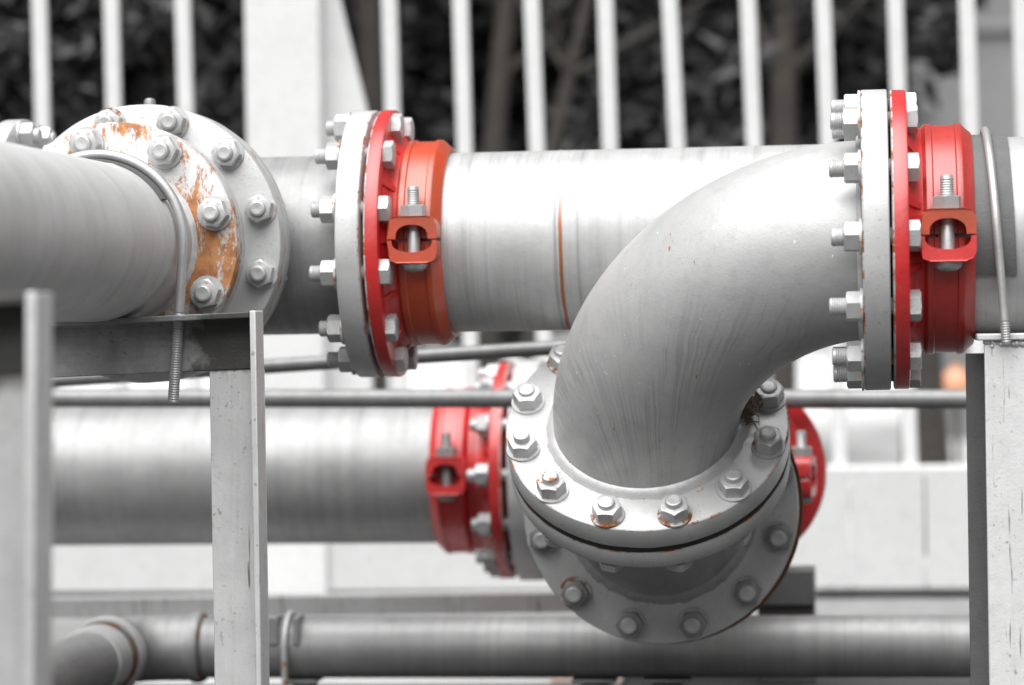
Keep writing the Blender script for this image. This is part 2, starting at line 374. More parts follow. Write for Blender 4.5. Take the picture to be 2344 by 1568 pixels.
def bolt_meshes(rb, af, nh, stub, grip, hh, mat, wmat, thread, nutgap, smat=None):
    key = (rb, af, nh, stub, grip, hh, mat, wmat, thread, nutgap, smat)
    if key in BOLT_CACHE: return BOLT_CACHE[key]
    wt = 0.0035
    mb = MB(); top = nutgap + wt + nh + stub
    prof = [(rb * 0.99, -grip)]
    if thread:
        prof += thread_prof(rb, -grip + 0.001, top - 0.002) + [(rb - 0.0006, top - 0.0014), (rb * 0.82, top), (0.0005, top)]
    else:
        prof += [(rb, top - 0.003), (rb * 0.9, top - 0.0006), (rb * 0.74, top), (rb * 0.70, top + 0.0004), (0.0005, top - 0.0002)]
    mb.lathe(prof, I4, 20)
    nut_mb(mb, af, hh, 0, Matrix.Translation((0, 0, -grip)) @ Matrix.Rotation(PI, 4, 'X'))
    b = mb.build('bolt', smat or mat, None, 35)
    m2 = MB(); nut_mb(m2, af, nh, nutgap + wt, I4); n = m2.build('nut', mat, None, 25)
    m3 = MB(); rw = af * 0.655; m3.lathe([(rb, nutgap), (rw, nutgap), (rw + 0.0004, nutgap + wt * 0.5), (rw, nutgap + wt), (rb, nutgap + wt)], I4, 32); wa = m3.build('washer', wmat, None, 40)
    m4 = MB(); m4.lathe([(rb, -grip - 0.0005), (rw, -grip - 0.0005), (rw, -grip + 0.002), (rb, -grip + 0.002)], I4, 24)
    res = tuple(o.data for o in (b, n, wa))
    for o in (b, n, wa): bpy.data.objects.remove(o)
    BOLT_CACHE[key] = res
    return res
def put_bolt(parent, fr, spin=0.0, rb=0.0122, af=0.0362, nh=0.0205, stub=0.006, grip=0.09, hh=0.015, mat='painted_bolt', wmat='flange', thread=False, nutgap=0.0, label=None, smat=None):
    ms = bolt_meshes(rb, af, nh, round(stub, 3), round(grip, 4), hh, mat, wmat, thread, nutgap, smat)
    loc = Vector(parent['_loc'])
    b = bpy.data.objects.new('bolt', ms[0]); COL.objects.link(b); b.parent = parent
    b.matrix_local = Matrix.Translation(-loc) @ fr @ Matrix.Rotation(spin, 4, 'Z')
    for nm, d in (('nut', ms[1]), ('washer', ms[2])):
        c = bpy.data.objects.new(nm, d); COL.objects.link(c); c.parent = b
        c.rotation_euler = (0, 0, random.uniform(-0.3, 0.3) if nm == 'nut' else 0)
        if nm == 'nut': c.scale = (1, 1, random.uniform(0.95, 1.05))
    if label: b['label'] = label
    return b
def bolt_ring(parent, o, axis, ref, rc, count, phase, **kw):
    f = frame(o, axis, ref)
    for i in range(count):
        a = phase + 2 * PI * i / count
        p = f @ Vector((rc * math.cos(a), rc * math.sin(a), 0))
        ff = f.copy(); ff.translation = p
        k = dict(kw); k['stub'] = kw.get('stub', 0.006) * 1.0 + random.choice((0, 0, 0.002, 0.004))
        if kw.get('rusty') and random.random() < kw['rusty']: k['wmat'] = 'rusty_washer'
        k.pop('rusty', None)
        if k.get('mat') == 'painted_bolt' and random.random() < 0.07: k['mat'] = 'rusty_bolt'; k['label'] = 'bolt with a rusty nut'
        put_bolt(parent, ff, spin=random.uniform(0, PI / 3), **k)

# ------------------------------------------------------------------ flanges, couplings, welds
def flange_prof(ri, ro, t, c=0.0028):
    return [(ri, 0), (ro - c, 0), (ro - c * 0.3, c * 0.3), (ro, c), (ro, t - c), (ro - c * 0.3, t - c * 0.3), (ro - c, t), (ri, t)]
def flange(parent, name, o, axis, ri, ro, t, mat, rusty_edge=None, n=160):
    mb = MB(); mi = [0] * 7
    if rusty_edge == 'far': mi[4] = mi[5] = 1
    if rusty_edge == 'near': mi[1] = mi[2] = 1
    if rusty_edge == 'both': mi = [0, 1, 1, 0, 1, 1, 0]
    seed = random.random() * 50
    def wob(a, j): return 0.0007 * noise.noise(Vector((math.cos(a) * 6, math.sin(a) * 6, seed + j * 0.15))) if 0 < j < 7 else 0
    mb.lathe(flange_prof(ri, ro, t), frame(o, axis), n, mi, wob)
    return mb.build(name, [mat, 'edge'], parent, 35)
def weld(parent, o, axis, r, size, mat, name='weld_seam', n=180):
    mb = MB(); seed = random.random() * 99
    prof = [(r - size * 0.3, -size), (r + size * 0.25, -size * 0.85), (r + size * 0.6, -size * 0.4), (r + size * 0.95, 0.0)]
    def wob(a, j): return size * 0.22 * noise.noise(Vector((math.cos(a) * 14, math.sin(a) * 14, seed))) + size * 0.03 * math.sin(a * 90 + seed)
    mb.lathe(prof, frame(o, axis), n, None, wob)
    return mb.build(name, mat, parent, 60)
PIPE_R = 0.1365
def coupling(name, label, o, axis, lugdir, mats, group, flip=False, pr=PIPE_R, lugs=(1,), rusty_lug=False):
    """grooved coupling: two housing halves split on the lug plane, bolted through lugs"""
    t = thing(name, label, 'pipe coupling', o, group)
    f = frame(o, axis, lugdir)         # X = lug direction, Y = across, Z = pipe axis
    ysg = 1 if (f.to_3x3() @ Vector((0, 1, 0))).z > 0 else -1
    s = -1 if flip else 1
    k = pr / PIPE_R
    lp = [(.1375, -.039), (.1425, -.039), (.1445, -.036), (.149, -.0325), (.1545, -.028), (.1568, -.0255), (.1570, -.018), (.1548, -.0162), (.1548, .0130), (.1570, .0148),
          (.1568, .0215), (.1555, .0235), (.1500, .0290), (.1455, .0345), (.1435, .0365), (.1375, .0365)]
    lp = [(r * k, z * s) for r, z in lp]
    if s < 0: lp = lp[::-1]
    for half in (1, -1):
        mb = MB(); mb.arc(lp, f, R(1.0) * half, R(179.0) * half, 72)
        h = mb.build('housing_half', mats[0], t, 38)
        # lugs: an arched bridge standing out of the housing
        W = 0.036; g0 = 0.0022
        for ld in lugs:
            mb = MB()
            top, arch, hw = 0.0350, 0.0225, 0.0285
            hw = 0.0325 if half * ysg < 0 else 0.0265
            arch = 0.0205 if half * ysg < 0 else 0.0240
            arcpts = []
            for i in range(13):
                a = PI * i / 12
                arcpts.append((hw * math.cos(a) * (1.0), g0 + (arch - g0) * (math.sin(a) ** 0.75)))
            poly = [(-W, g0), (-W, top - 0.014), (-W + 0.0035, top - 0.0055), (-0.0235, top), (0.0235, top), (W - 0.0035, top - 0.0055), (W, top - 0.014), (W, g0)] + arcpts
            # prism axes: poly x = pipe axis (Z of f), poly y = across (Y of f), depth = lug direction
            vs = []; n = len(poly)
            for dpt, sh in ((0.141 * k, 1.0), (0.186 * k, 1.0), (0.189 * k, 0.97)):
                for (a, b) in poly: vs.append((dpt * ld, (b - 0.018) * sh * half + 0.018 * half, a * (sh)))
            fs = []
            for lay in range(2):
                for i in range(n):
                    j = (i + 1) % n; fs.append((lay * n + i, lay * n + j, (lay + 1) * n + j, (lay + 1) * n + i))
            # front face as strips between outer outline and arch
            m0 = 2 * n
            outer = list(range(8)); arc_i = list(range(8, 8 + 13))
            L = [7, 6, 5, 4, 3, 2, 1, 0]
            # walk: outer from right foot to left foot, arch from right (i=8) to left
            oi = [7, 6, 5, 4, 4, 4, 3, 3, 3, 2, 1, 1, 0]
            for q in range(12):
                a, b = arc_i[q], arc_i[q + 1]; c, d = oi[q + 1], oi[q]
                fs.append((m0 + d, m0 + c, m0 + b, m0 + a) if c != d else (m0 + d, m0 + b, m0 + a))
            mb.add(vs, fs, f)
            # seat for the nut
            lug = mb.build('lug', 'orange' if rusty_lug and half * ysg > 0 else mats[1], h, 38, bevel=0.0018)
    for ld in lugs:
        bf = f @ Matrix.Translation((0.166 * k * ld, 0, 0)) @ Matrix.Rotation(-PI / 2 * ysg, 4, 'X')   # Z upwards
        mb = MB()
        prof = [(0.0092, -0.034)] + [(0.0092, 0.012)] + thread_prof(0.0092, 0.014, 0.0775, 0.0032, 0.001) + [(0.008, 0.0785), (0.0005, 0.0790)]
        mb.lathe(prof, bf, 20)
        mb.lathe([(0.0185, -0.0345), (0.0190, -0.0370), (0.0170, -0.0420), (0.0110, -0.0460), (0.0005, -0.0475)], bf, 28)
        b = mb.build('track_bolt', mats[2], t, 35)
        mb = MB(); nut_mb(mb, 0.0335, 0.0165, 0.0350, bf @ Matrix.Rotation(R(20), 4, 'Z')); mb.build('nut', mats[2], b, 25)
    return t
def adapter(name, label, o, axis, mat, group, boltphase, k=1.0):
    """flange adapter: thin bolted ring, ribbed hub, grooved neck. o = the gap-side face, axis runs away from the gap"""
    t = thing(name, label, 'flange', o, group)
    fl = flange(t, 'bolting_ring', o, axis, 0.138 * k, 0.2035 * k, 0.022, mat, 'near')
    mb = MB(); f = frame(o, axis)
    mb.lathe([(r_ * k, z_) for r_, z_ in [(0.172, 0.0215), (0.168, 0.025), (0.160, 0.029), (0.153, 0.037), (0.1485, 0.048), (0.1475, 0.058), (0.151, 0.060), (0.151, 0.066), (0.146, 0.068), (0.1395, 0.069), (0.1395, 0.085)]], f, 128)
    hub = mb.build('hub', mat, t, 40)
    ff = frame(o, axis, Vector((0, 0, 1)))
    mb = MB()
    for i in range(12):
        a = boltphase + PI / 12 + i * PI / 6
        rm = ff @ Matrix.Rotation(a, 4, 'Z') @ Matrix.Scale(k, 4)
        vs = []
        for y in (-0.005, 0.005):
            vs += [(0.146, y, 0.0205), (0.180, y, 0.0205), (0.176, y, 0.0225), (0.154, y, 0.038), (0.146, y, 0.042)]
        mb = MB(); mb.add(vs, [(0, 1, 2, 3, 4), (9, 8, 7, 6, 5), (0, 5, 6, 1), (1, 6, 7, 2), (2, 7, 8, 3), (3, 8, 9, 4)], rm)
        mb.build('rib', mat, hub, 30, bevel=0.0015)
    return t

# ------------------------------------------------------------------ long upper pipe line (runs along world X)
YL, YE, YR = 4.36, 3.975, 5.40
ZL = PY(1000, 556, YL).z
X = Vector((1, 0, 0)); Yv = Vector((0, 1, 0)); Zv = Vector((0, 0, 1))
RF, RBC = 0.2035, 0.1815
xg = PY(765, 559, YL - RF).x                 # left face of the grey flange
xr = PY(830, 559, YL - RF).x                 # gap-side face of the red flange
TF = 0.036
xc0 = PY(893, 555, YL - 0.155).x; xc1 = PY(1009, 555, YL - 0.15).x; xc = (xc0 + xc1) / 2
xring = PY(1287, 600, YL - PIPE_R).x
lo = Vector((xc, YL, ZL))
m_ring_x = 0.0
t = thing('straight_pipe', 'long silver pipe with a thin rust ring between the orange-brown coupling and the elbow', 'pipe', (xring, YL, ZL))
MAT['pipe_long'] = pipe_long_material()
xend = PY(2060, 556, YL).x
mb = MB(); mb.lathe([(0.10, 0), (PIPE_R, 0), (PIPE_R, xend - xc + 0.0)], frame((xc + 0.002, YL, ZL), X), 160); mb.build('pipe_wall', 'pipe_long', t, 30)
mb = MB(); mb.lathe([(PIPE_R + .0002, -0.003), (PIPE_R + 0.0007, -0.001), (PIPE_R + 0.0007, 0.001), (PIPE_R + .0002, 0.003)], frame((PY(1287, 600, YL - PIPE_R).x - 0.012, YL, ZL), X), 120); mb.build('weld_seam', 'pipe_long', t, 60)
cpl = coupling('pipe_coupling', 'orange-brown rusty coupling clamped round the upper left pipe joint', (xc, YL, ZL), X, (0, -1, 0), ('orange', 'orange', 'galv'), 'bolted pipe couplings')
ad = adapter('flange_adapter', 'red ribbed flange bolted to the grey flange left of the orange-brown coupling', (xr, YL, ZL), X, 'red', 'red ribbed flanges', R(15))
# tee on the left
TB = P(329, 562, 4.215); xt = TB.x; ytf = TB.y      # big branch flange front face
t = thing('pipe_tee', 'silver pipe tee with a round twelve-bolt flange facing the camera behind the rust-blotched flange', 'pipe tee', (xt, YL, ZL))
xl = PY(-20, 556, YL - RF).x
mb = MB(); mb.lathe([(PIPE_R, 0), (PIPE_R, xg - xl + 0.01)], frame((xl, YL, ZL), X), 140); body = mb.build('body', 'pipe_dark', t, 30)
mb = MB(); mb.lathe([(PIPE_R, 0), (PIPE_R, YL - ytf)], frame((xt, YL, ZL), -Yv), 140); mb.build('branch', 'pipe_y', t, 30)
gf = flange(t, 'flange', (xg, YL, ZL), X, 0.12, RF, TF, 'flange', 'far')
weld(t, (xg, YL, ZL), X, PIPE_R, 0.008, 'flange')
mb = MB(); mb.lathe([(0.10, 0), (0.168, 0), (0.168, xr - xg - TF), (0.10, xr - xg - TF)], frame((xg + TF, YL, ZL), X), 96); mb.build('gasket', 'gasket', t, 30)
bolt_ring(t, (xg, YL, ZL), -X, Zv, RBC, 12, R(15), stub=0.014, grip=xr + 0.022 - xg, thread=True, mat='painted_bolt', wmat='flange', rusty=0.35)
bf = flange(t, 'flange', (xt, ytf + 0.074, ZL), -Yv, 0.12, RF, 0.035, 'flange_dull', 'both')
bf = flange(t, 'branch_flange', (xt, ytf + 0.035, ZL), -Yv, 0.05, RF, 0.035, 'flange', 'near')
bolt_ring(t, (xt, ytf, ZL), -Yv, Zv, RBC, 12, R(15), stub=0.006, grip=0.074, mat='painted_bolt', wmat='flange', rusty=0.3)
mb = MB(); mb.lathe([(0.0085, 0), (0.0088, 0.010), (0.0065, 0.014), (0.0005, 0.015)], frame((xt, ytf + 0.05, ZL + RF - 0.002), Zv), 16); mb.build('lifting_stub', 'bolt_dark', t, 40)
# far-left joint of the same line
fl = flange(t, 'end_flange', (xl - 0.03, YL, ZL), X, 0.12, RF, 0.03, 'flange')
bolt_ring(t, (xl, YL, ZL), X, Zv, RBC, 12, R(15), stub=0.004, grip=0.07, mat='painted_bolt', wmat='flange')
# small rust-blotched flange and the branch pipe that comes towards the camera
SB = P(268, 559, 4.07); xs8, ys8, zs8 = SB.x, SB.y, SB.z
R8 = 0.1095
t = thing('flanged_pipe', 'silver pipe coming towards the camera from an eight-bolt flange blotched with orange rust', 'pipe', (xs8, ys8, zs8))
mb = MB(); mb.lathe([(0.125, 0), (0.118, 0.02), (0.112, 0.05), (0.112, 0.1)], frame((xs8 - .0, ytf, zs8), -Yv), 96); mb.build('reducer_neck', 'flange_dull', t, 40)
flange(t, 'back_flange', (xs8, ys8 + 0.060, zs8), -Yv, 0.05, 0.1715, 0.028, 'flange', 'both')
f8 = flange(t, 'rusty_flange', (xs8, ys8 + 0.029, zs8), -Yv, 0.05, 0.1725, 0.029, 'flange_rusty', 'near'); f8['label'] = 'flange blotched with orange rust'
bolt_ring(t, (xs8, ys8, zs8), -Yv, Zv, 0.1475, 8, R(-29), stub=0.007, grip=0.060, mat='painted_bolt', wmat='flange', rb=0.0125, af=0.0375)
mb = MB(); mb.lathe([(R8, 0), (R8, ys8 - 1.2), (R8 * 0.93, ys8 - 1.2)], frame((xs8, ys8, zs8), -Yv), 160); mb.build('pipe_wall', 'pipe_y', t, 30)
weld(t, (xs8, ys8, zs8), Yv, R8, 0.007, 'pipe_y')

# ------------------------------------------------------------------ U-bolts
def u_bolt(label, c, axis, pr, rr, legs, lean, mat, padarc=None, padw=0.05, padoff=0.0, thread_from=0.5, group='U-bolts holding pipes down', padlabel=None, cut=None, tilt=0.0):
    """c = pipe centre at the bolt, axis = pipe axis, legs = how far the legs go below the pipe centre"""
    a = Vector(axis).normalized(); side = a.cross(Zv).normalized()    # horizontal across the pipe
    rad = pr + rr + (0.004 if padarc else 0.0005)
    pts = []
    def pt(x, z): return Vector(c) + side * x + Zv * z + a * (tilt * (-z))
    for i in range(33):
        th = PI * i / 32
        pts.append(pt(rad * math.cos(th), rad * math.sin(th)))
    rt = [pt(rad - lean * k, -legs * k) for k in [1 - i / 10 for i in range(10)]]
    lt = [pt(-rad + lean * k, -legs * k) for k in [(i + 1) / 10 for i in range(10)]]
    t = thing('u_bolt', label, 'u-bolt', pt(0, -legs), group)
    mb = MB(); allp = rt + pts + lt
    if cut is not None: allp = allp[:cut] if cut > 0 else allp[cut:]
    mb.tube(allp, rr, 16); mb.build('rod', mat, t, 50)
    for (p0, p1) in ((pt(rad - lean, -legs), pt(rad - lean * thread_from, -legs * thread_from)), (pt(-rad + lean, -legs), pt(-rad + lean * thread_from, -legs * thread_from))):
        L = (p1 - p0).length
        mb = MB(); pr2 = [(rr * 0.4, 0)] + thread_prof(rr + 0.0009, 0.0005, L, 0.0034, 0.0013)
        mb.lathe(pr2, frame(p0, p1 - p0), 18); mb.build('threaded_end', mat, t, 30)
    if padarc:
        a0, a1 = padarc; n = 50; vs = []; fs = []
        for i in range(n + 1):
            th = a0 + (a1 - a0) * i / n
            for (r_, z_) in ((pr + 0.0006, -padw / 2), (pr + 0.0042, -padw / 2), (pr + 0.0042, padw / 2), (pr + 0.0006, padw / 2)):
                vs.append(Vector(c) + side * (r_ * math.cos(th)) + Zv * (r_ * math.sin(th)) + a * (z_ + padoff + tilt * 0.5 * (-r_ * math.sin(th))))
        for i in range(n):
            for j in range(4):
                k = (j + 1) % 4; fs.append((i * 4 + j, (i + 1) * 4 + j, (i + 1) * 4 + k, i * 4 + k))
        fs += [(0, 1, 2, 3), (n * 4 + 3, n * 4 + 2, n * 4 + 1, n * 4)]
        mb = MB(); mb.add(vs, fs); o = mb.build('rubber_pad', 'rubber', None, 40, loc=c); tag(o, padlabel, 'rubber pad')
    return t
UB = P(228, 549, 3.97)
cb = Vector((xs8, UB.y, zs8))
# ------------------------------------------------------------------ right-hand elbow joint line at YE
ZE = PY(2000, 550, YE).z
xe = PY(1973, 550, YE - RF).x
xe_r = PY(2043, 550, YE - RF).x
phi = R(44)
d = Vector((0, math.sin(phi), -math.cos(phi)))
RA, RBB, T1, T2, NSE = 0.3165, 0.352, 0.002, 0.006, 1.8
t = thing('pipe_elbow', 'large smooth silver elbow with water-run streaks, bending down to a bolted round flange', 'pipe elbow', (xe, YE, ZE))
S1 = Vector((xe - T1, YE, ZE))
path = []   # (point, tangent, s)
for i in range(6): path.append((Vector((xe - T1 * i / 6, YE, ZE)), -X))
NA = 72
for i in range(NA + 1):
    a = PI / 2 * i / NA
    path.append((S1 - X * (RA * math.sin(a) ** (2 / NSE)) + d * (RBB * (1 - max(0, math.cos(a)) ** (2 / NSE))), None))
for i in range(len(path)):
    if path[i][1] is None:
        j = min(i + 1, len(path) - 1); tg = (path[j][0] - path[max(6, i) - 1][0]).normalized()
        if i == len(path) - 1: tg = d.copy()
        path[i] = (path[i][0], tg)
Eo = path[-1][0]
for i in range(1, 9): path.append((Eo + d * (T2 * i / 8), d.copy()))
F = path[-1][0]
NR = 176; vs = []; fs = []; flow = []; wet = []
bn = (-X).cross(d).normalized()
L = 0; pp = None
for i, (p, tg) in enumerate(path):
    if pp is not None: L += (p - pp).length
    pp = p
    nrm = bn.cross(tg).normalized()
    rr = PIPE_R + (0.006 * max(0, 1 - i / 5.0)) + (0.002 if i >= len(path) - 2 else 0)
    for k in range(NR):
        th = 2 * PI * k / NR
        nn = bn * math.cos(th) + nrm * math.sin(th)
        q = p + nn * rr
        vs.append(q)
        dx = q.x - F.x; h = min(1, max(0, (ZE + 0.06 - q.z) / 0.42))
        dx = dx - 0.015; s = dx * (1 + 3.0 * h * h * math.exp(-(dx / 0.20) ** 2))
        flow.append((s, q.z * 1.2 + q.y * 0.5, 0.0)); wet.append(min(1.0, max(0.0, (ZE - 0.035 - q.z + 0.25 * min(0, q.x - F.x - .05)) / 0.11)))
for i in range(len(path) - 1):
    for k in range(NR):
        q = (k + 1) % NR; fs.append((i * NR + k, (i + 1) * NR + k, (i + 1) * NR + q, i * NR + q))
mb = MB(); mb.add(vs, fs); bend = mb.build('bend', 'elbow', t, 60)
at = bend.data.attributes.new('flow', 'FLOAT_VECTOR', 'POINT'); at.data.foreach_set('vector', [c for f_ in flow for c in f_])
at = bend.data.attributes.new('wet', 'FLOAT', 'POINT'); at.data.foreach_set('value', wet)
flange(t, 'inlet_flange', (xe, YE, ZE), X, 0.12, RF + 0.0015, TF, 'flange_dull', 'near')
weld(t, (xe - 0.001, YE, ZE), X, PIPE_R + 0.004, 0.006, 'flange')
bolt_ring(t, (xe, YE, ZE), -X, Zv, RBC, 12, 0.0, stub=0.017, grip=xe_r + 0.022 - xe, thread=True, mat='painted_bolt', wmat='flange', nh=0.0195)
mb = MB(); mb.lathe([(0.10, 0), (0.150, 0), (0.150, xe_r - xe - TF), (0.10, xe_r - xe - TF)], frame((xe + TF, YE, ZE), X), 96); mb.build('gasket', 'gasket', t, 30)
RC1 = 0.2085
of = flange(t, 'outlet_flange', F - d * 0.0, d, 0.10, RC1, 0.038, 'flange', 'both'); of['label'] = 'round twelve-bolt flange below the bend, edges chipped and rusty'
weld(t, F + d * 0.0, d, PIPE_R + 0.001, 0.012, 'flange')
bolt_ring(t, F, -d, -X, 0.185, 12, R(15), stub=0.006, grip=0.086, mat='painted_bolt', wmat='flange', rusty=0.4, nh=0.0215, af=0.0375)
print('outlet face', proj(F), 'want 1483,972')
ad = adapter('flange_adapter', 'bright red ribbed flange bolted to the grey flange at the right end of the elbow', (xe_r, YE, ZE), X, 'red', 'red ribbed flanges', R(0))
xk0 = PY(2108, 548, YE - 0.15).x; xk1 = PY(2229, 548, YE - 0.15).x; xk = (xk0 + xk1) / 2
coupling('pipe_coupling', 'bright red coupling clamped round the pipe beside the right-hand steel post', (xk, YE, ZE), X, (0, -1, 0), ('red_dull', 'red', 'galv'), 'bolted pipe couplings', flip=False, rusty_lug=True)
t = thing('straight_pipe', 'grey pipe stub leaving the frame right of the bright red coupling', 'pipe', (xk, YE, ZE))
mb = MB(); mb.lathe([(0.10, 0), (PIPE_R, 0), (PIPE_R, 0.9)], frame((xk + 0.004, YE, ZE), X), 150); mb.build('pipe_wall', 'pipe_x', t, 30)

# ------------------------------------------------------------------ lower flanged bend under the elbow
gap = 0.009
G = F + d * (0.038 + gap)
t = thing('flanged_bend', 'short dark grey bend between the elbow flange and a round flange facing the camera', 'pipe bend', G)
flange(t, 'upper_flange', G, d, 0.10, RC1 - 0.001, 0.034, 'flange_dull', 'near')
mb = MB(); mb.lathe([(0.10, 0.0002), (RC1 - 0.0012, 0.0002), (RC1 - 0.0012, gap - 0.0002), (0.10, gap - 0.0002)], frame(F + d * 0.038, d), 160); mb.build('gasket', 'gasket', t, 30)  # dark gasket widened to the rim to paint the gap's shadow black
G2 = G + d * 0.034
e = Vector((0, math.cos(phi), math.sin(phi))); ta = PI / 2 - phi; RB2 = 0.25
pts = []
for i in range(31):
    a = ta * i / 30; pts.append(G2 + (d * math.sin(a) + e * (1 - math.cos(a))) * RB2)
Hc = pts[-1]
print('C2 centre', proj(Hc), 'want 1518,1154,Z4.45')
mb = MB(); mb.tube(pts, PIPE_R, 140, False); mb.build('bend', 'pipe_x', t, 60)
RC2 = 0.2135
cf = flange(t, 'camera_facing_flange', Hc + Yv * 0.0, Yv, 0.10, RC2, 0.034, 'flange', 'far'); cf['label'] = 'round grey flange facing the camera with dark bolts'
weld(t, Hc, Yv, PIPE_R + 0.001, 0.015, 'flange_dull')
bolt_ring(t, Hc, -Yv, Zv, 0.1885, 12, R(15), stub=0.007, grip=0.08, mat='bolt_dark', wmat='flange_dull', rusty=0.15, nh=0.018, af=0.0385, rb=0.0135, smat='painted_bolt')
# rear riser: mating flange, pipe going back to the lower pipe line
H3 = Hc + Yv * 0.036 + Vector((0.004, 0, -0.002))
t = thing('back_pipe', 'grey pipe with rusty flange rim going back from the camera-facing flange to the lower line', 'pipe', H3)
mb = MB(); mb.lathe([(0.10, 0), (RC2 + 0.0015, 0), (RC2 + 0.002, 0.004), (RC2 + 0.002, 0.012), (RC2, 0.016), (RC2, 0.04), (0.1, 0.04)], frame(H3, Yv), 128); mb.build('rusty_flange', 'rust', t, 40)
H4 = P(1662, 1082, 5.05)
tilt = (H4 - H3).normalized()
mb = MB(); Lh = (H4 - H3).length; mb.lathe([(PIPE_R, 0), (PIPE_R, 0.1), (0.1095, 0.2), (0.1095, Lh)], frame(H3, tilt), 96); mb.build('pipe_wall', 'pipe_dark', t, 30)
coupling('pipe_coupling', 'blurred red coupling peeking out right of the camera-facing flange, lugs facing right', H4 - tilt * 0.07, tilt, (1, 0, 0), ('red_dull', 'red', 'galv'), 'bolted pipe couplings', lugs=(1,), pr=0.118)
adapter('flange_adapter', 'red ribbed flange behind the blurred red coupling, right of the camera-facing flange', H4 + tilt * 0.045, -tilt, 'red', 'red ribbed flanges', R(0), k=0.84)
mb = MB()
# lower rear line
ZR = PY(560, 1082, YR).z
print('ZR', ZR, 'Hc.z', Hc.z)
xrl = PY(1160, 1065, YR - RF).x
xq = H4.x + 0.02
t = thing('lower_elbow', 'blurred grey flanged elbow on the lower pipe line behind the round flanges', 'pipe elbow', (xrl, YR, ZR))
flange(t, 'flange', (xrl, YR, ZR), X, 0.12, RF + 0.004, 0.046, 'flange_dull')
pts = [Vector((xrl + 0.01, YR, ZR)), Vector((xq - 0.27, YR, ZR))]
for i in range(1, 21):
    a = PI / 2 * i / 20; pts.append(Vector((xq - 0.26 + 0.254 * math.sin(a), YR - 0.254 * (1 - math.cos(a)), ZR)))
pts.append(Vector((xq, H4.y + 0.1, H4.z + 0.01)))
mb = MB(); mb.tube(pts, PIPE_R, 96, False); mb.build('bend', 'pipe_dark', t, 60)
xr2 = PY(1155, 1065, YR - RF).x
bolt_ring(t, (xr2 - 0.032, YR, ZR), -X, Zv, RBC, 12, R(0), stub=0.012, grip=0.085, mat='galv', wmat='galv')
adapter('flange_adapter', 'red ribbed flange on the blurred lower pipe line, left of the round grey flanges', (xr2 - 0.008, YR, ZR), -X, 'red', 'red ribbed flanges', R(0))
xk0 = PY(978, 1050, YR - 0.15).x; xk1 = PY(1072, 1050, YR - 0.15).x; xk2 = (xk0 + xk1) / 2
coupling('pipe_coupling', 'blurred red coupling on the lower rear pipe, below the orange-brown coupling', (xk2, YR, ZR), X, (0, -1, 0), ('red', 'red', 'bolt_dark'), 'bolted pipe couplings', flip=True)
t = thing('straight_pipe', 'blurred silver pipe running along the lower left, behind the middle steel post', 'pipe', (xk2, YR, ZR))
mb = MB(); mb.lathe([(0.10, 0), (PIPE_R, 0), (PIPE_R, 2.2)], frame((xk2, YR, ZR), -X), 128); mb.build('pipe_wall', 'pipe_dark', t, 30)

# ------------------------------------------------------------------ U-bolts
u_bolt('long U-bolt over the silver pipe beside the rust-blotched flange, threaded leg past the beam', cb, (0, -1, 0), R8, 0.0072, 0.222, 0.019, 'galv',
       padarc=(R(-28), R(150)), padw=0.024, padoff=0.014, thread_from=0.42, padlabel='thin dark rubber strip under the U-bolt beside the rust-blotched flange')
xu = PY(2283, 548, YE - PIPE_R).x
u_bolt('slim bright U-bolt over the pipe at the right edge, above the right-hand post', (xu, YE, ZE), (1, 0, 0), PIPE_R, 0.0056, 0.142, 0.0, 'galv',
       padarc=(R(170), R(393)) if False else (R(-22), R(120)), padw=0.055, padoff=-0.004, thread_from=0.78, padlabel='wide grey rubber strip under the U-bolt at the right edge', tilt=0.065)

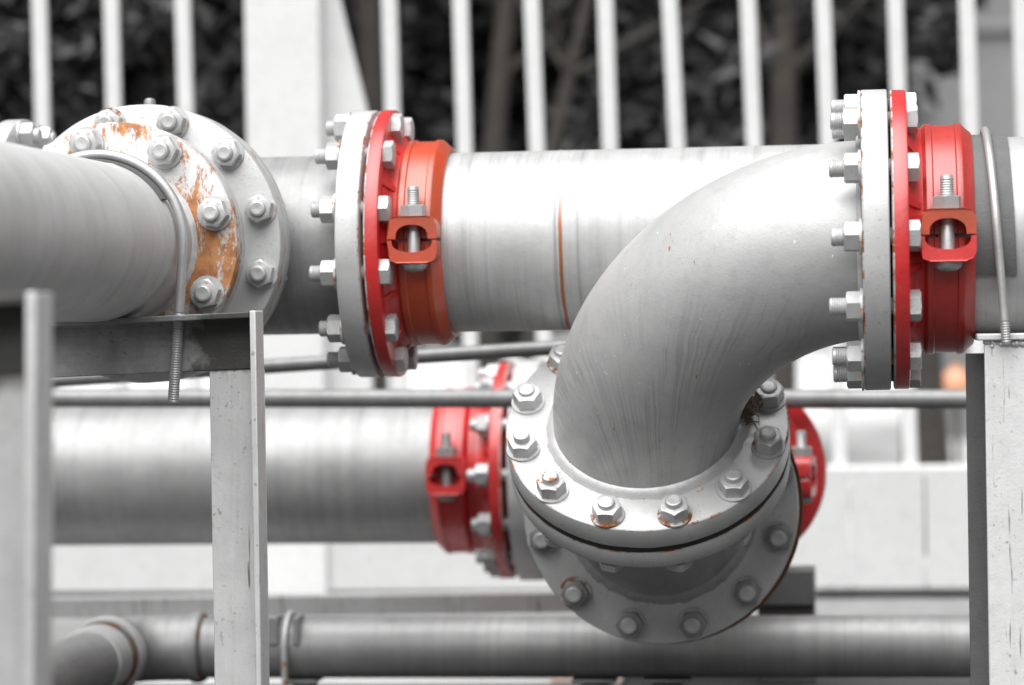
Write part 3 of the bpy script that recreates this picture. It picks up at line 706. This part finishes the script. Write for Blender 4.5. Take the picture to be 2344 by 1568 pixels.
# ------------------------------------------------------------------ steel supports (angle iron)
def angle(mb, o, axis, legdir1, legdir2, L, w1, w2, th):
    f = Matrix((Vector(legdir1), Vector(legdir2), Vector(axis))).transposed().to_4x4(); f.translation = Vector(o)
    mb.prism([(0, 0), (w1, 0), (w1, th), (th, th), (th, w2), (0, w2)], 0, L, f)
def support(label, xa, xb, ztop, yback, wbeam, xpost0, dep, th, group, slope, lean=0.0, mats=('steel_beam2', 'steel_post'), beadlen=0):
    """beam along X with its flange towards the camera; post at its right end with a leg towards the camera"""
    t = thing('pipe_stand', label, 'pipe support', (xb, yback, 0), group)
    ax = Vector((math.cos(slope), 0, math.sin(slope)))
    dn = Vector((math.sin(slope), 0, -math.cos(slope)))
    mb = MB(); Lb = (xb - th - xa) / math.cos(slope)
    o = Vector((xa, yback, ztop - (xb - xa) * math.tan(slope)))
    angle(mb, o, ax, dn, (0, -1, 0), Lb - 0.001, wbeam, dep, th)
    mb.build('beam', mats[0], t, 30, bevel=0.0015)
    mb = MB(); up = Vector((-lean, 0, 1)).normalized()
    zt = ztop + 0.001
    base = Vector((xb, yback + 0.003, 0)) + Vector((lean * zt, 0, 0))
    # rear leg stops under the beam, side leg runs full height
    f = Matrix((Vector((-1, 0, 0)), Vector((0, -1, 0)), up)).transposed().to_4x4(); f.translation = base
    mb.prism([(0, 0), (xb - xpost0, 0), (xb - xpost0, th), (th, th), (th, th * 0.5), (0, th * 0.5)], 0, zt - wbeam - 0.001, f)
    mb.build('rear_leg', mats[1], t, 30, bevel=0.0016); mb = MB()
    mb.prism([(0, th * 0.45), (th * 0.98, th * 0.45), (th * 0.98, dep + 0.003), (0, dep + 0.003)], 0, zt, f)
    mb.build('side_leg', 'steel', t, 30, bevel=0.0016)
    mb = MB()
    for i in range(22):
        q = Vector((xpost0 + (xb - xpost0 - th) * i / 21, yback - 0.002, ztop - wbeam - 0.001))
        rr = random.uniform(0.003, 0.005)
        mb.lathe([(0.0003, -rr), (rr * .7, -rr * .7), (rr, 0), (rr * .7, rr * .7), (0.0003, rr)], frame(q, X), 8)
    mb.build('weld_bead', 'steel_beam', t, 60)
    return t
yb1 = UB.y + 0.022
A = PY(603, 713, yb1); B0 = PY(482, 900, yb1)
xa = PY(-80, 740, yb1).x
support('galvanised angle post and stained beam carrying the silver pipe beside the rust-blotched flange', xa, A.x, A.z, yb1, 0.078, B0.x, 0.052, 0.0085, 'angle iron pipe supports', R(1.7), lean=0.0)
A2 = P(122, 672, 2.74)
t2 = support('strongly blurred angle post in the left foreground', PY(-420, 690, A2.y).x, A2.x, A2.z, A2.y, 0.075, A2.x - 0.085, 0.06, 0.0095, 'angle iron pipe supports', R(1.2), lean=-0.022)
# right-hand post
yp = YE - 0.125
Q = PY(2253, 775, yp)
t = thing('pipe_stand', 'pale galvanised post with beaded weld at the right edge, under the U-bolt', 'pipe support', (Q.x, yp, 0), None)
mb = MB(); mb.box((Q.x + 0.05, yp + 0.004, Q.z / 2 - 0.004), (0.10, 0.008, Q.z - 0.008)); mb.build('front_plate', 'steel', t, 30, bevel=0.0015)
x0 = PY(2213, 1000, yp + 0.07).x
mb = MB(); mb.box((x0 + 0.04, yp + 0.072, Q.z / 2 - 0.01), (0.08, 0.008, Q.z - 0.02)); mb.box((Q.x + 0.012, yp + 0.038, Q.z / 2 - 0.01), (0.008, 0.0585, Q.z - 0.02)); o = mb.build('side_plate', 'steel_dark', t, 30, bevel=0.001); o['label'] = 'mottled side plate with its shade painted dark'  # the shade on this plate is put into its dark colour
mb = MB(); mb.box((Q.x + 0.14, yp + 0.055, Q.z + 0.002), (0.30, 0.126, 0.009)); mb.build('top_plate', 'steel', t, 30, bevel=0.002)
mb = MB()
for i in range(26):
    q = Vector((Q.x + 0.002 + i * 0.004, yp + 0.001, Q.z - 0.006 + random.gauss(0, .0022))); rr = random.uniform(0.003, 0.006)
    mb.lathe([(0.0003, -rr), (rr * .7, -rr * .7), (rr, 0), (rr * .7, rr * .7), (0.0003, rr)], frame(q, X), 12)
mb.build('weld_bead', 'painted_bolt', t, 60)
mb = MB(); mb.box((Q.x + 0.19, yp + 0.06, Q.z + 0.0075 + 0.006), (0.16, 0.06, 0.012)); o = mb.build('packing_strip', 'rubber', t, 30, bevel=0.001)

# ------------------------------------------------------------------ rails and small pipes behind
def tube_thing(name, label, cat, p0, p1, r, mat, n=32, group=None):
    o = Vector(p0); mb = MB(); mb.tube([p0, p1], r, n)
    ob = mb.build(name, mat, None, 40, loc=(o + Vector(p1)) / 2); tag(ob, label, cat, group); return ob
tube_thing('steel_rail', 'thin round grey rail crossing the picture just above the lower rear pipe', 'rail', PY(-200, 911, 5.02), PY(2420, 914, 5.02), 0.0165, 'tube')
mb = MB(); a0 = PY(-60, 882, 4.78); a1 = PY(1700, 768, 4.78)
mb.tube([a0, a1], 0.0125, 24)
o = mb.build('sloping_rail', 'tube', None, 30, loc=a0); tag(o, 'slightly sloping dark grey rail under the long upper pipe', 'rail')
# bottom pipe
ybp = P(1400, 1487, 4.92).y; zbp = PY(1450, 1480, ybp).z; RBP = 0.0525
pL = P(428, 1492, 4.93).x
t = thing('bottom_pipe', 'slim grey pipe along the bottom, ending left in an elbow with rusty rings', 'pipe', (pL, ybp, zbp))
mb = MB(); mb.lathe([(0.03, 0), (RBP, 0), (RBP, 2.2)], frame((pL, ybp, zbp), X), 64); mb.build('pipe_wall', 'pipe_dark', t, 30)
rb3 = 0.085
pts = [Vector((pL + 0.01, ybp, zbp))]
cx = pL - 0.045
pts.append(Vector((cx, ybp, zbp)))
for i in range(1, 15):
    a = PI / 2 * i / 14; pts.append(Vector((cx - rb3 * math.sin(a), ybp - rb3 * (1 - math.cos(a)), zbp)))
pts.append(Vector((cx - rb3, ybp - rb3 - 0.03, zbp)))
mb = MB(); mb.tube(pts, RBP + 0.005, 48, False); el = mb.build('fitting', 'pipe_dark', t, 50)
def ring(parent, o, ax, r, wd, h, mat, name='ring'):
    mb = MB(); mb.lathe([(r - 0.004, -wd / 2), (r + h * 0.8, -wd / 2), (r + h, -wd / 4), (r + h, wd / 4), (r + h * 0.8, wd / 2), (r - 0.004, wd / 2)], frame(o, ax), 64)
    return mb.build(name, mat, parent, 40)
ring(t, (pL + 0.0, ybp, zbp), X, RBP + 0.003, 0.018, 0.006, 'pipe_dark', 'collar')
ring(t, (pL + 0.011, ybp, zbp), X, RBP + 0.002, 0.005, 0.004, 'ring_rust', 'rust_ring')
fx, fy = cx - rb3, ybp - rb3 - 0.02
ring(t, (fx, fy + 0.012, zbp), -Yv, RBP + 0.006, 0.008, 0.006, 'ring_rust', 'rust_ring')
ring(t, (fx, fy - 0.012, zbp), -Yv, RBP + 0.003, 0.038, 0.011, 'flange_dull', 'collar')
ring(t, (fx, fy - 0.036, zbp), -Yv, RBP + 0.002, 0.010, 0.006, 'ring_rust', 'rust_ring')
for k in range(3): ring(t, (fx, fy - 0.066 - 0.030 * k, zbp), -Yv, RBP, 0.014, 0.0055, 'flange_dull', 'collar')
mb = MB(); mb.lathe([(RBP, 0), (RBP, 1.6), (0.03, 1.6)], frame((fx, fy, zbp), -Yv), 64); mb.build('front_pipe', 'pipe_dark', t, 30)
# strap with blocks on the bottom pipe
xs = PY(652, 1470, ybp - RBP).x
u_bolt('small strap bolt with a rust run gripping the bottom pipe right of the middle post', (xs, ybp, zbp), (1, 0, 0), RBP, 0.0055, 0.07, 0.0, 'strap_rust', padarc=None, thread_from=0.95)
t = thing('clamp_block', 'pair of dull grey blocks clamped on top of the bottom pipe beside the strap', 'clamp', (xs, ybp - 0.04, zbp))
for dx, wx in ((-0.021, 0.018), (0.020, 0.011)):
    mb = MB(); mb.box((xs + dx, ybp - 0.030, zbp + 0.034), (wx, 0.052, 0.048)); mb.build('block', 'pipe_dark', t, 30, bevel=0.002)
for k, (u, wd) in enumerate(((700, 0.03), (1365, 0.045), (1530, 0.05))):
    xx = PY(u, 1550, ybp + 0.02).x
    mb = MB(); hgt = zbp - RBP
    mb.box((xx, ybp + 0.01, hgt / 2 - 0.004), (wd, 0.09, hgt - 0.008)); mb.box((xx, ybp + 0.01, hgt - 0.003), (wd + 0.03, 0.10, 0.006))
    o = mb.build('foot_block', 'tube', None, 30, bevel=0.002, loc=(xx, ybp, 0))
    tag(o, ('narrow steel foot under the bottom pipe, right of the middle post', 'steel foot under the bottom pipe, below the round flanges', 'steel foot under the bottom pipe, right of the one below the round flanges')[k], 'pipe foot', 'steel feet under the bottom pipe')
# ground-level kerb rail and bracket
yk = P(800, 1390, 5.75).y; zk = PY(800, 1388, yk).z
mb = MB(); xk_a = PY(-120, 1400, yk).x; xk_b = PY(1780, 1385, yk).x
f = frame((xk_a, yk, zk - 0.008), X + Zv * 0.008, Zv)
mb.prism([(-0.013, -0.03), (0.026, -0.03), (0.026, 0.03), (-0.013, 0.03)], 0, xk_b - xk_a, f)
o = mb.build('low_rail', 'steel', None, 30, bevel=0.002, loc=(xk_a, yk, zk)); tag(o, 'low flat grey rail near the ground behind the bottom pipe', 'rail')
for u in (220, 1250):
    pass
t = thing('low_bracket', 'square grey bracket box on a darker foot, lower right of the round flanges', 'bracket', P(1800, 1415, 5.3))
c0 = P(1800, 1345, 5.3)
fw = 0.13
mb = MB(); mb.box((c0.x - 0.012, c0.y, c0.z + 0.004), (fw, 0.09, 0.066)); mb.build('box', 'tube', t, 30, bevel=0.003)
hh = c0.z - 0.03
mb = MB(); mb.box((c0.x + 0.0, c0.y + 0.005, hh / 2), (fw * 0.8, 0.07, hh)); mb.build('foot', 'steel_dark', t, 30, bevel=0.003)

# ------------------------------------------------------------------ straw caught in the crook of the elbow
NC = F + (-d) * 0.012 + X * (PIPE_R + 0.016) + e * (0.012)
NC = F - d * 0.018 + X * 0.148 + e * 0.03
t = thing('straw_clump', 'tuft of dry straw caught between the elbow and its flange bolts', 'straw', NC)
mb = MB()
for k in range(230):
    c = NC + Vector((random.gauss(0, .009), random.gauss(0, .006), 0)) + e * random.gauss(0, .020) - d * random.uniform(-.008, 0.012)
    a = (e * random.gauss(0, 1.3) + X * random.gauss(0, .8) - d * random.gauss(0, .5)).normalized()
    b = Vector((random.gauss(0, 1), random.gauss(0, 1), random.gauss(0, 1))).normalized()
    Ln = random.uniform(0.003, 0.011)
    mb.tube([c - a * Ln, c + b * 0.002, c + a * Ln + b * random.uniform(-.004, .004)], random.uniform(0.0005, 0.0013), 5)
mb.build('strands', 'straw', t, 60)

# ------------------------------------------------------------------ fence behind
YF = 7.0
t = thing('fence', 'white steel bar fence behind the pipes', 'fence', PY(1172, 1060, YF))
topz = 1.9
zpan = PY(2000, 1068, YF).z
bars = [(92, 103), (256, 266), (420, 432), (893, 905), (1056, 1068), (1220, 1236), (1388, 1402), (1538, 1562), (1716, 1735), (1887, 1903), (2052, 2066), (2215, 2228), (2338, 2350), (-75, -63), (-240, -230)]
for (ua, ub) in bars:
    p0 = PY(ua, 0, YF); p1 = PY(ub, 345, YF)
    k = (p1.x - p0.x) / (p1.z - p0.z)
    zt, zb = p0.z + 0.35, zpan - 0.01
    a = Vector((p0.x + k * (zt - p0.z), YF, zt)); b = Vector((p0.x + k * (zb - p0.z) * 0.6, YF, zb))
    mb = MB(); mb.box((0, 0, (a - b).length / 2), (0.037, 0.022, (a - b).length), frame(b, a - b, X)); mb.build('bar', 'white', t, 30, bevel=0.005)
zt = PY(1000, 0, YF).z + 0.3
mb = MB(); mb.box((PY(1172, 0, YF).x, YF, zt), (3.4, 0.03, 0.04)); mb.build('top_rail', 'white', t, 30, bevel=0.004)
mb = MB(); mb.box((PY(1172, 0, YF).x, YF, zpan - 0.012), (3.4, 0.05, 0.03)); mb.build('bottom_rail', 'white', t, 30, bevel=0.004)
# thick post with gusset
p = PY(642, 300, YF - 0.05)
t = thing('fence_post', 'broad white fence post with a slanted side plate', 'post', (p.x, YF - 0.05, 0))
pa, pb = PY(556, 100, YF - 0.09), PY(727, 100, YF - 0.09)
mb = MB(); mb.box(((pa.x + pb.x) / 2 + 0.004, YF - 0.03, 0.9), (pb.x - pa.x, 0.12, 1.8)); mb.build('shaft', 'white', t, 30, bevel=0.006)
q1, q2, q3 = PY(726, -80, YF - 0.02), PY(758, -80, YF - 0.02), PY(842, 262, YF - 0.02)
sl = (q3.x - q2.x) / (q3.z - q2.z)
zb = 0.30
mb = MB(); fr_ = Matrix(((1, 0, 0, 0), (0, 0, 1, YF - 0.02), (0, 1, 0, 0), (0, 0, 0, 1)))
mb.prism([(q1.x, q1.z), (q2.x, q2.z), (q3.x, q3.z), (q3.x, 0.2), (q1.x, 0.2)], 0, 0.02, fr_); mb.build('side_plate', 'white', t, 30, bevel=0.003)
# base panels of the fence
t = thing('base_panels', 'pale grey sheet panels along the foot of the fence', 'panel', PY(1172, 1200, YF - 0.06))
seams = [-300, 1300, 1945, 2118, 2700]
for i in range(len(seams) - 1):
    xa_, xb_ = PY(seams[i], 1200, YF - 0.06).x, PY(seams[i + 1], 1200, YF - 0.06).x
    mb = MB(); mb.box(((xa_ + xb_) / 2, YF - 0.06 - 0.004 * (i % 2), zpan / 2 + 0.012), (xb_ - xa_ - 0.004, 0.03, zpan - 0.024)); mb.build('panel', 'panel', t, 30, bevel=0.003)
for u in (1900, 1945):
    q = PY(u, 1342, YF - 0.09); mb = MB(); mb.lathe([(0.011, 0), (0.009, 0.006), (0.0005, 0.009)], frame(q, -Yv), 16); mb.build('rivet', 'galv', t, 40)
mb = MB(); mb.box((PY(1172, 0, YF).x, YF - 0.045, 0.006), (3.4, 0.04, 0.012)); mb.build('shadow_gap_strip', 'gasket', t, 30)  # near-black strip painting the shadow gap under the panels

# ------------------------------------------------------------------ ground
def sheet(name, x0, x1, y0, y1, z, mat):
    mb = MB(); mb.add([(x0, y0, z), (x1, y0, z), (x1, y1, z), (x0, y1, z)], [(0, 1, 2, 3)]); return structure(mb.build(name, mat, None, None))
sheet('ground', -300, 300, 5.95, 600, 0.0, 'ground')
sheet('low_bounce_ground', -300, 300, -60, 5.95, 0.0, 'low_bounce_ground')  # dark ground added, mostly out of view, to cut bounce onto pipe undersides
sheet('paving_strip', P(-300, 1560, 4.9).x, P(1430, 1560, 5.35).x, 5.26, 5.62, 0.004, 'road')
sheet('pavement', -40, 40, YF + 0.25, 60, 0.004, 'road')
q0, q1 = P(1330, 1560, 5.4), P(1440, 1560, 5.4); q0.x += 0.2
mb = MB(); mb.add([(q0.x - .25, 5.28, 0.008), (q1.x - .005, 5.28, 0.008), (q1.x - .005, 5.58, 0.008), (q0.x - .25, 5.60, 0.008)], [(0, 1, 2, 3)])
structure(mb.build('pink_paving', 'pink', None, None))

# ------------------------------------------------------------------ far building at the right
bx0 = PY(2085, 200, 16).x
t = thing('building', 'pale grey building beyond the fence at the upper right', 'building', (bx0 + 2.5, 17, 0))
hb = PY(2200, 75, 16).z
mb = MB(); mb.box((bx0 + 2.5, 17.5, hb / 2), (5.0, 3.0, hb)); mb.build('wall', 'wall_far', t, 30, bevel=0.02)
mb = MB(); mb.box((bx0 + 2.5, 17.45, hb + 0.03), (5.004, 3.004, 0.06)); mb.build('roof', 'wall_far', t, 30, bevel=0.002)
fr_ = MB()
for i in range(3):
    mb = MB(); mb.box((bx0 + 1.6 + i * 1.4, 15.99, hb * 0.3), (0.7, 0.04, 0.8)); mb.build('window', 'glass', t, 30, bevel=0.01)

# ------------------------------------------------------------------ trees
def tree(label, x, y, trunk_pts, tr, crown, nleaf, leafsize, mats, seed, fork=None):
    rnd = random.Random(seed)
    t = thing('tree', label, 'tree', (x, y, 0), 'trees beyond the fence')
    mb = MB(); n = len(trunk_pts)
    mb.tube(trunk_pts, [tr * (1 - 0.45 * i / (n - 1)) for i in range(n)], 14)
    for _ in range(7):
        k = rnd.randrange(n // 2, n); b = Vector(trunk_pts[k])
        dr = Vector((rnd.uniform(-1, 1), rnd.uniform(-.6, .6), rnd.uniform(.2, 1))).normalized()
        ln = rnd.uniform(.4, 1.0)
        mb.tube([b, b + dr * ln * .5 + Vector((0, 0, .03)), b + dr * ln + Vector((0, 0, .12))], [tr * .45, tr * .3, tr * .1], 8)
    mb.build('trunk', 'bark', t, 60)
    # crown: leaf clumps
    mb = MB(); cl = []
    for (cx_, cy_, cz_, rx, ry, rz) in crown:
        for _ in range(26):
            while True:
                a = Vector((rnd.uniform(-1, 1), rnd.uniform(-1, 1), rnd.uniform(-1, 1)))
                if a.length < 1: break
            cl.append((Vector((cx_ + a.x * rx, cy_ + a.y * ry, cz_ + a.z * rz)), rnd.uniform(0.55, 1.0) * min(rx, rz) * 0.42, rnd.random()))
    for _ in range(nleaf):
        c, r_, tone = rnd.choice(cl)
        p = c + Vector((rnd.gauss(0, .5), rnd.gauss(0, .5), rnd.gauss(0, .5))) * r_
        L_ = leafsize * rnd.uniform(.6, 1.3); a = Vector((rnd.gauss(0, 1), rnd.gauss(0, 1), rnd.gauss(-.3, .7))).normalized()
        b = a.cross(Vector((rnd.gauss(0, 1), rnd.gauss(0, 1), rnd.gauss(0, 1)))).normalized() * (L_ * .22)
        nrm = a.cross(b).normalized() * (L_ * 0.08)
        mb.add([p - a * L_ * .5, p + b + nrm, p + a * L_ * .5, p - b + nrm], [(0, 1, 2), (0, 2, 3)], None, 1 if tone > 0.68 else 0)
    mb.build('crown', mats, t, None)
    return t
def trunk_line(u0, v0, u1, v1, y, ext=True):
    a, b = PY(u0, v0, y), PY(u1, v1, y)
    k = (b.x - a.x) / (a.z - b.z + 1e-9)      # shift per metre downwards
    base = Vector((b.x + k * b.z * 0.5, y, 0)); top = a + Vector((-k * 1.2, 0, 1.2))
    return [base, base.lerp(b, .6), b, b.lerp(a, .5), a, a.lerp(top, .5), top]
def tree_at(label, u0, u1, y, tr, crown_uv, nleaf, ls, seed, mats=('leaf', 'leaf_pale')):
    tp = trunk_line(u0, 0, u1, 345, y)
    cr = []
    for (u, v, dy, ru, rv) in crown_uv:
        c = PY(u, v, y + dy); s = (y + dy) / FU
        cr.append((c.x, c.y, c.z, ru * s, 0.5, rv * s))
    return tree(label, tp[0].x, y, tp, tr, cr, nleaf, ls, mats, seed)
tree_at('dark bushy tree at the upper left, seen through the fence bars', 330, 480, 8.6, 0.032, [(60, 120, .2, 260, 220), (330, 60, .3, 240, 200), (480, 220, .4, 200, 200), (200, 330, .1, 300, 160), (-80, 330, .3, 200, 260), (450, -150, .4, 300, 200), (50, -180, .4, 300, 200)], 9000, 0.13, 3)
tree_at('tree with a pale brown trunk right of the broad white post', 845, 850, 9.4, 0.052, [(760, 60, .8, 200, 220), (950, 260, .9, 200, 180), (900, -150, .8, 300, 220), (850, 500, .9, 250, 160)], 5000, 0.12, 4)
tree_at('tree with a brownish upright trunk, between the pale-trunked and the thin leaning tree', 1160, 1130, 9.6, 0.045, [(1120, 40, .8, 220, 220), (1240, 260, .9, 220, 180), (1050, 330, .8, 220, 160), (1150, -200, .8, 320, 200), (1150, 520, .9, 250, 150)], 6000, 0.12, 5)
tree_at('tree with a thin leaning trunk right of centre beyond the fence', 1345, 1262, 9.3, 0.026, [(1400, 40, .7, 220, 220), (1550, 250, .8, 240, 200), (1400, 330, .8, 240, 160), (1400, -200, .8, 320, 200), (1450, 520, .9, 250, 150)], 6000, 0.12, 6)
tree_at('dark leafy tree with crown reaching over the right-hand bars', 1800, 1790, 9.8, 0.06, [(1700, 60, .4, 240, 240), (1850, 230, .6, 230, 210), (1980, 60, .3, 120, 170), (1975, 250, .3, 90, 140), (1720, 330, .6, 240, 160), (2080, 40, .2, 100, 60), (2150, 90, .1, 55, 60), (2180, -60, .1, 80, 60), (1850, -200, .4, 350, 200), (1700, 500, .8, 260, 150)], 9000, 0.115, 8)
tp = [PY(2118, 1500, 8.2), PY(2118, 1060, 8.2), PY(2112, 900, 8.2), PY(2105, 650, 8.2), PY(2110, 450, 8.2)]
tp[0].z = 0
# a mass of dark wood far behind fills the gaps between the crowns
def wood():
    rnd = random.Random(11); mb = MB()
    for _ in range(9000):
        u = rnd.uniform(-700, 2010); v = rnd.uniform(-500, 745 + 25 * math.sin(u * 0.013))
        if u > 1930 and v > 330: continue
        y = rnd.uniform(12.5, 15.5); p = PY(u, v, y)
        L_ = rnd.uniform(.2, .42); a = Vector((rnd.gauss(0, 1), rnd.gauss(0, .5), rnd.gauss(0, 1))).normalized()
        b = a.cross(Vector((rnd.gauss(0, .5), rnd.gauss(0, 1), rnd.gauss(0, .5)))).normalized() * (L_ * .35)
        mb.add([p - a * L_ * .5, p + b, p + a * L_ * .5, p - b], [(0, 1, 2, 3)])
    o = mb.build('far_wood', 'leaf', None, None); o['kind'] = 'stuff'; o['label'] = 'dark mass of far foliage behind the trees'; o['category'] = 'wood'
wood()
# stout trunk low at the right and an orange float beside it
t = thing('tree', 'stout dark trunk low at the right, between fence bars beside the right-hand post', 'tree', tp[0])
mb = MB(); mb.tube(tp, [0.08, 0.07, 0.06, 0.055, 0.05], 16); mb.build('trunk', 'bark', t, 60)
q = PY(2188, 884, 9.0)
mb = MB(); mb.lathe([(0.0005, -0.06), (0.035, -0.05), (0.05, -0.02), (0.052, 0.01), (0.04, 0.04), (0.012, 0.058), (0.012, 0.07), (0.0005, 0.07)], frame(q, Zv), 32)
o = mb.build('orange_marker', 'buoy', None, 40, loc=(q.x, q.y, 0)); q = Vector((q.x, q.y, 0)); tag(o, 'pale orange rounded marker, tiny and blurred left of the right-hand post', 'marker')
mb = MB(); mb.tube([q, q + Zv * (PY(2185, 880, 9.0).z - 0.05)], 0.008, 12); o2 = mb.build('stick', 'bark', None, 40, loc=(q.x, q.y, 0)); o2.parent = o; o2.location = (0, 0, 0)

for o in bpy.data.objects:
    if '_loc' in o: del o['_loc']
for k in ('elbow R', ): print('FLG', proj((xe, YE - RF, ZE)), proj((xg, YL - RF, ZL)), proj((xs8, ys8, zs8)), proj((xt, ytf, ZL)))
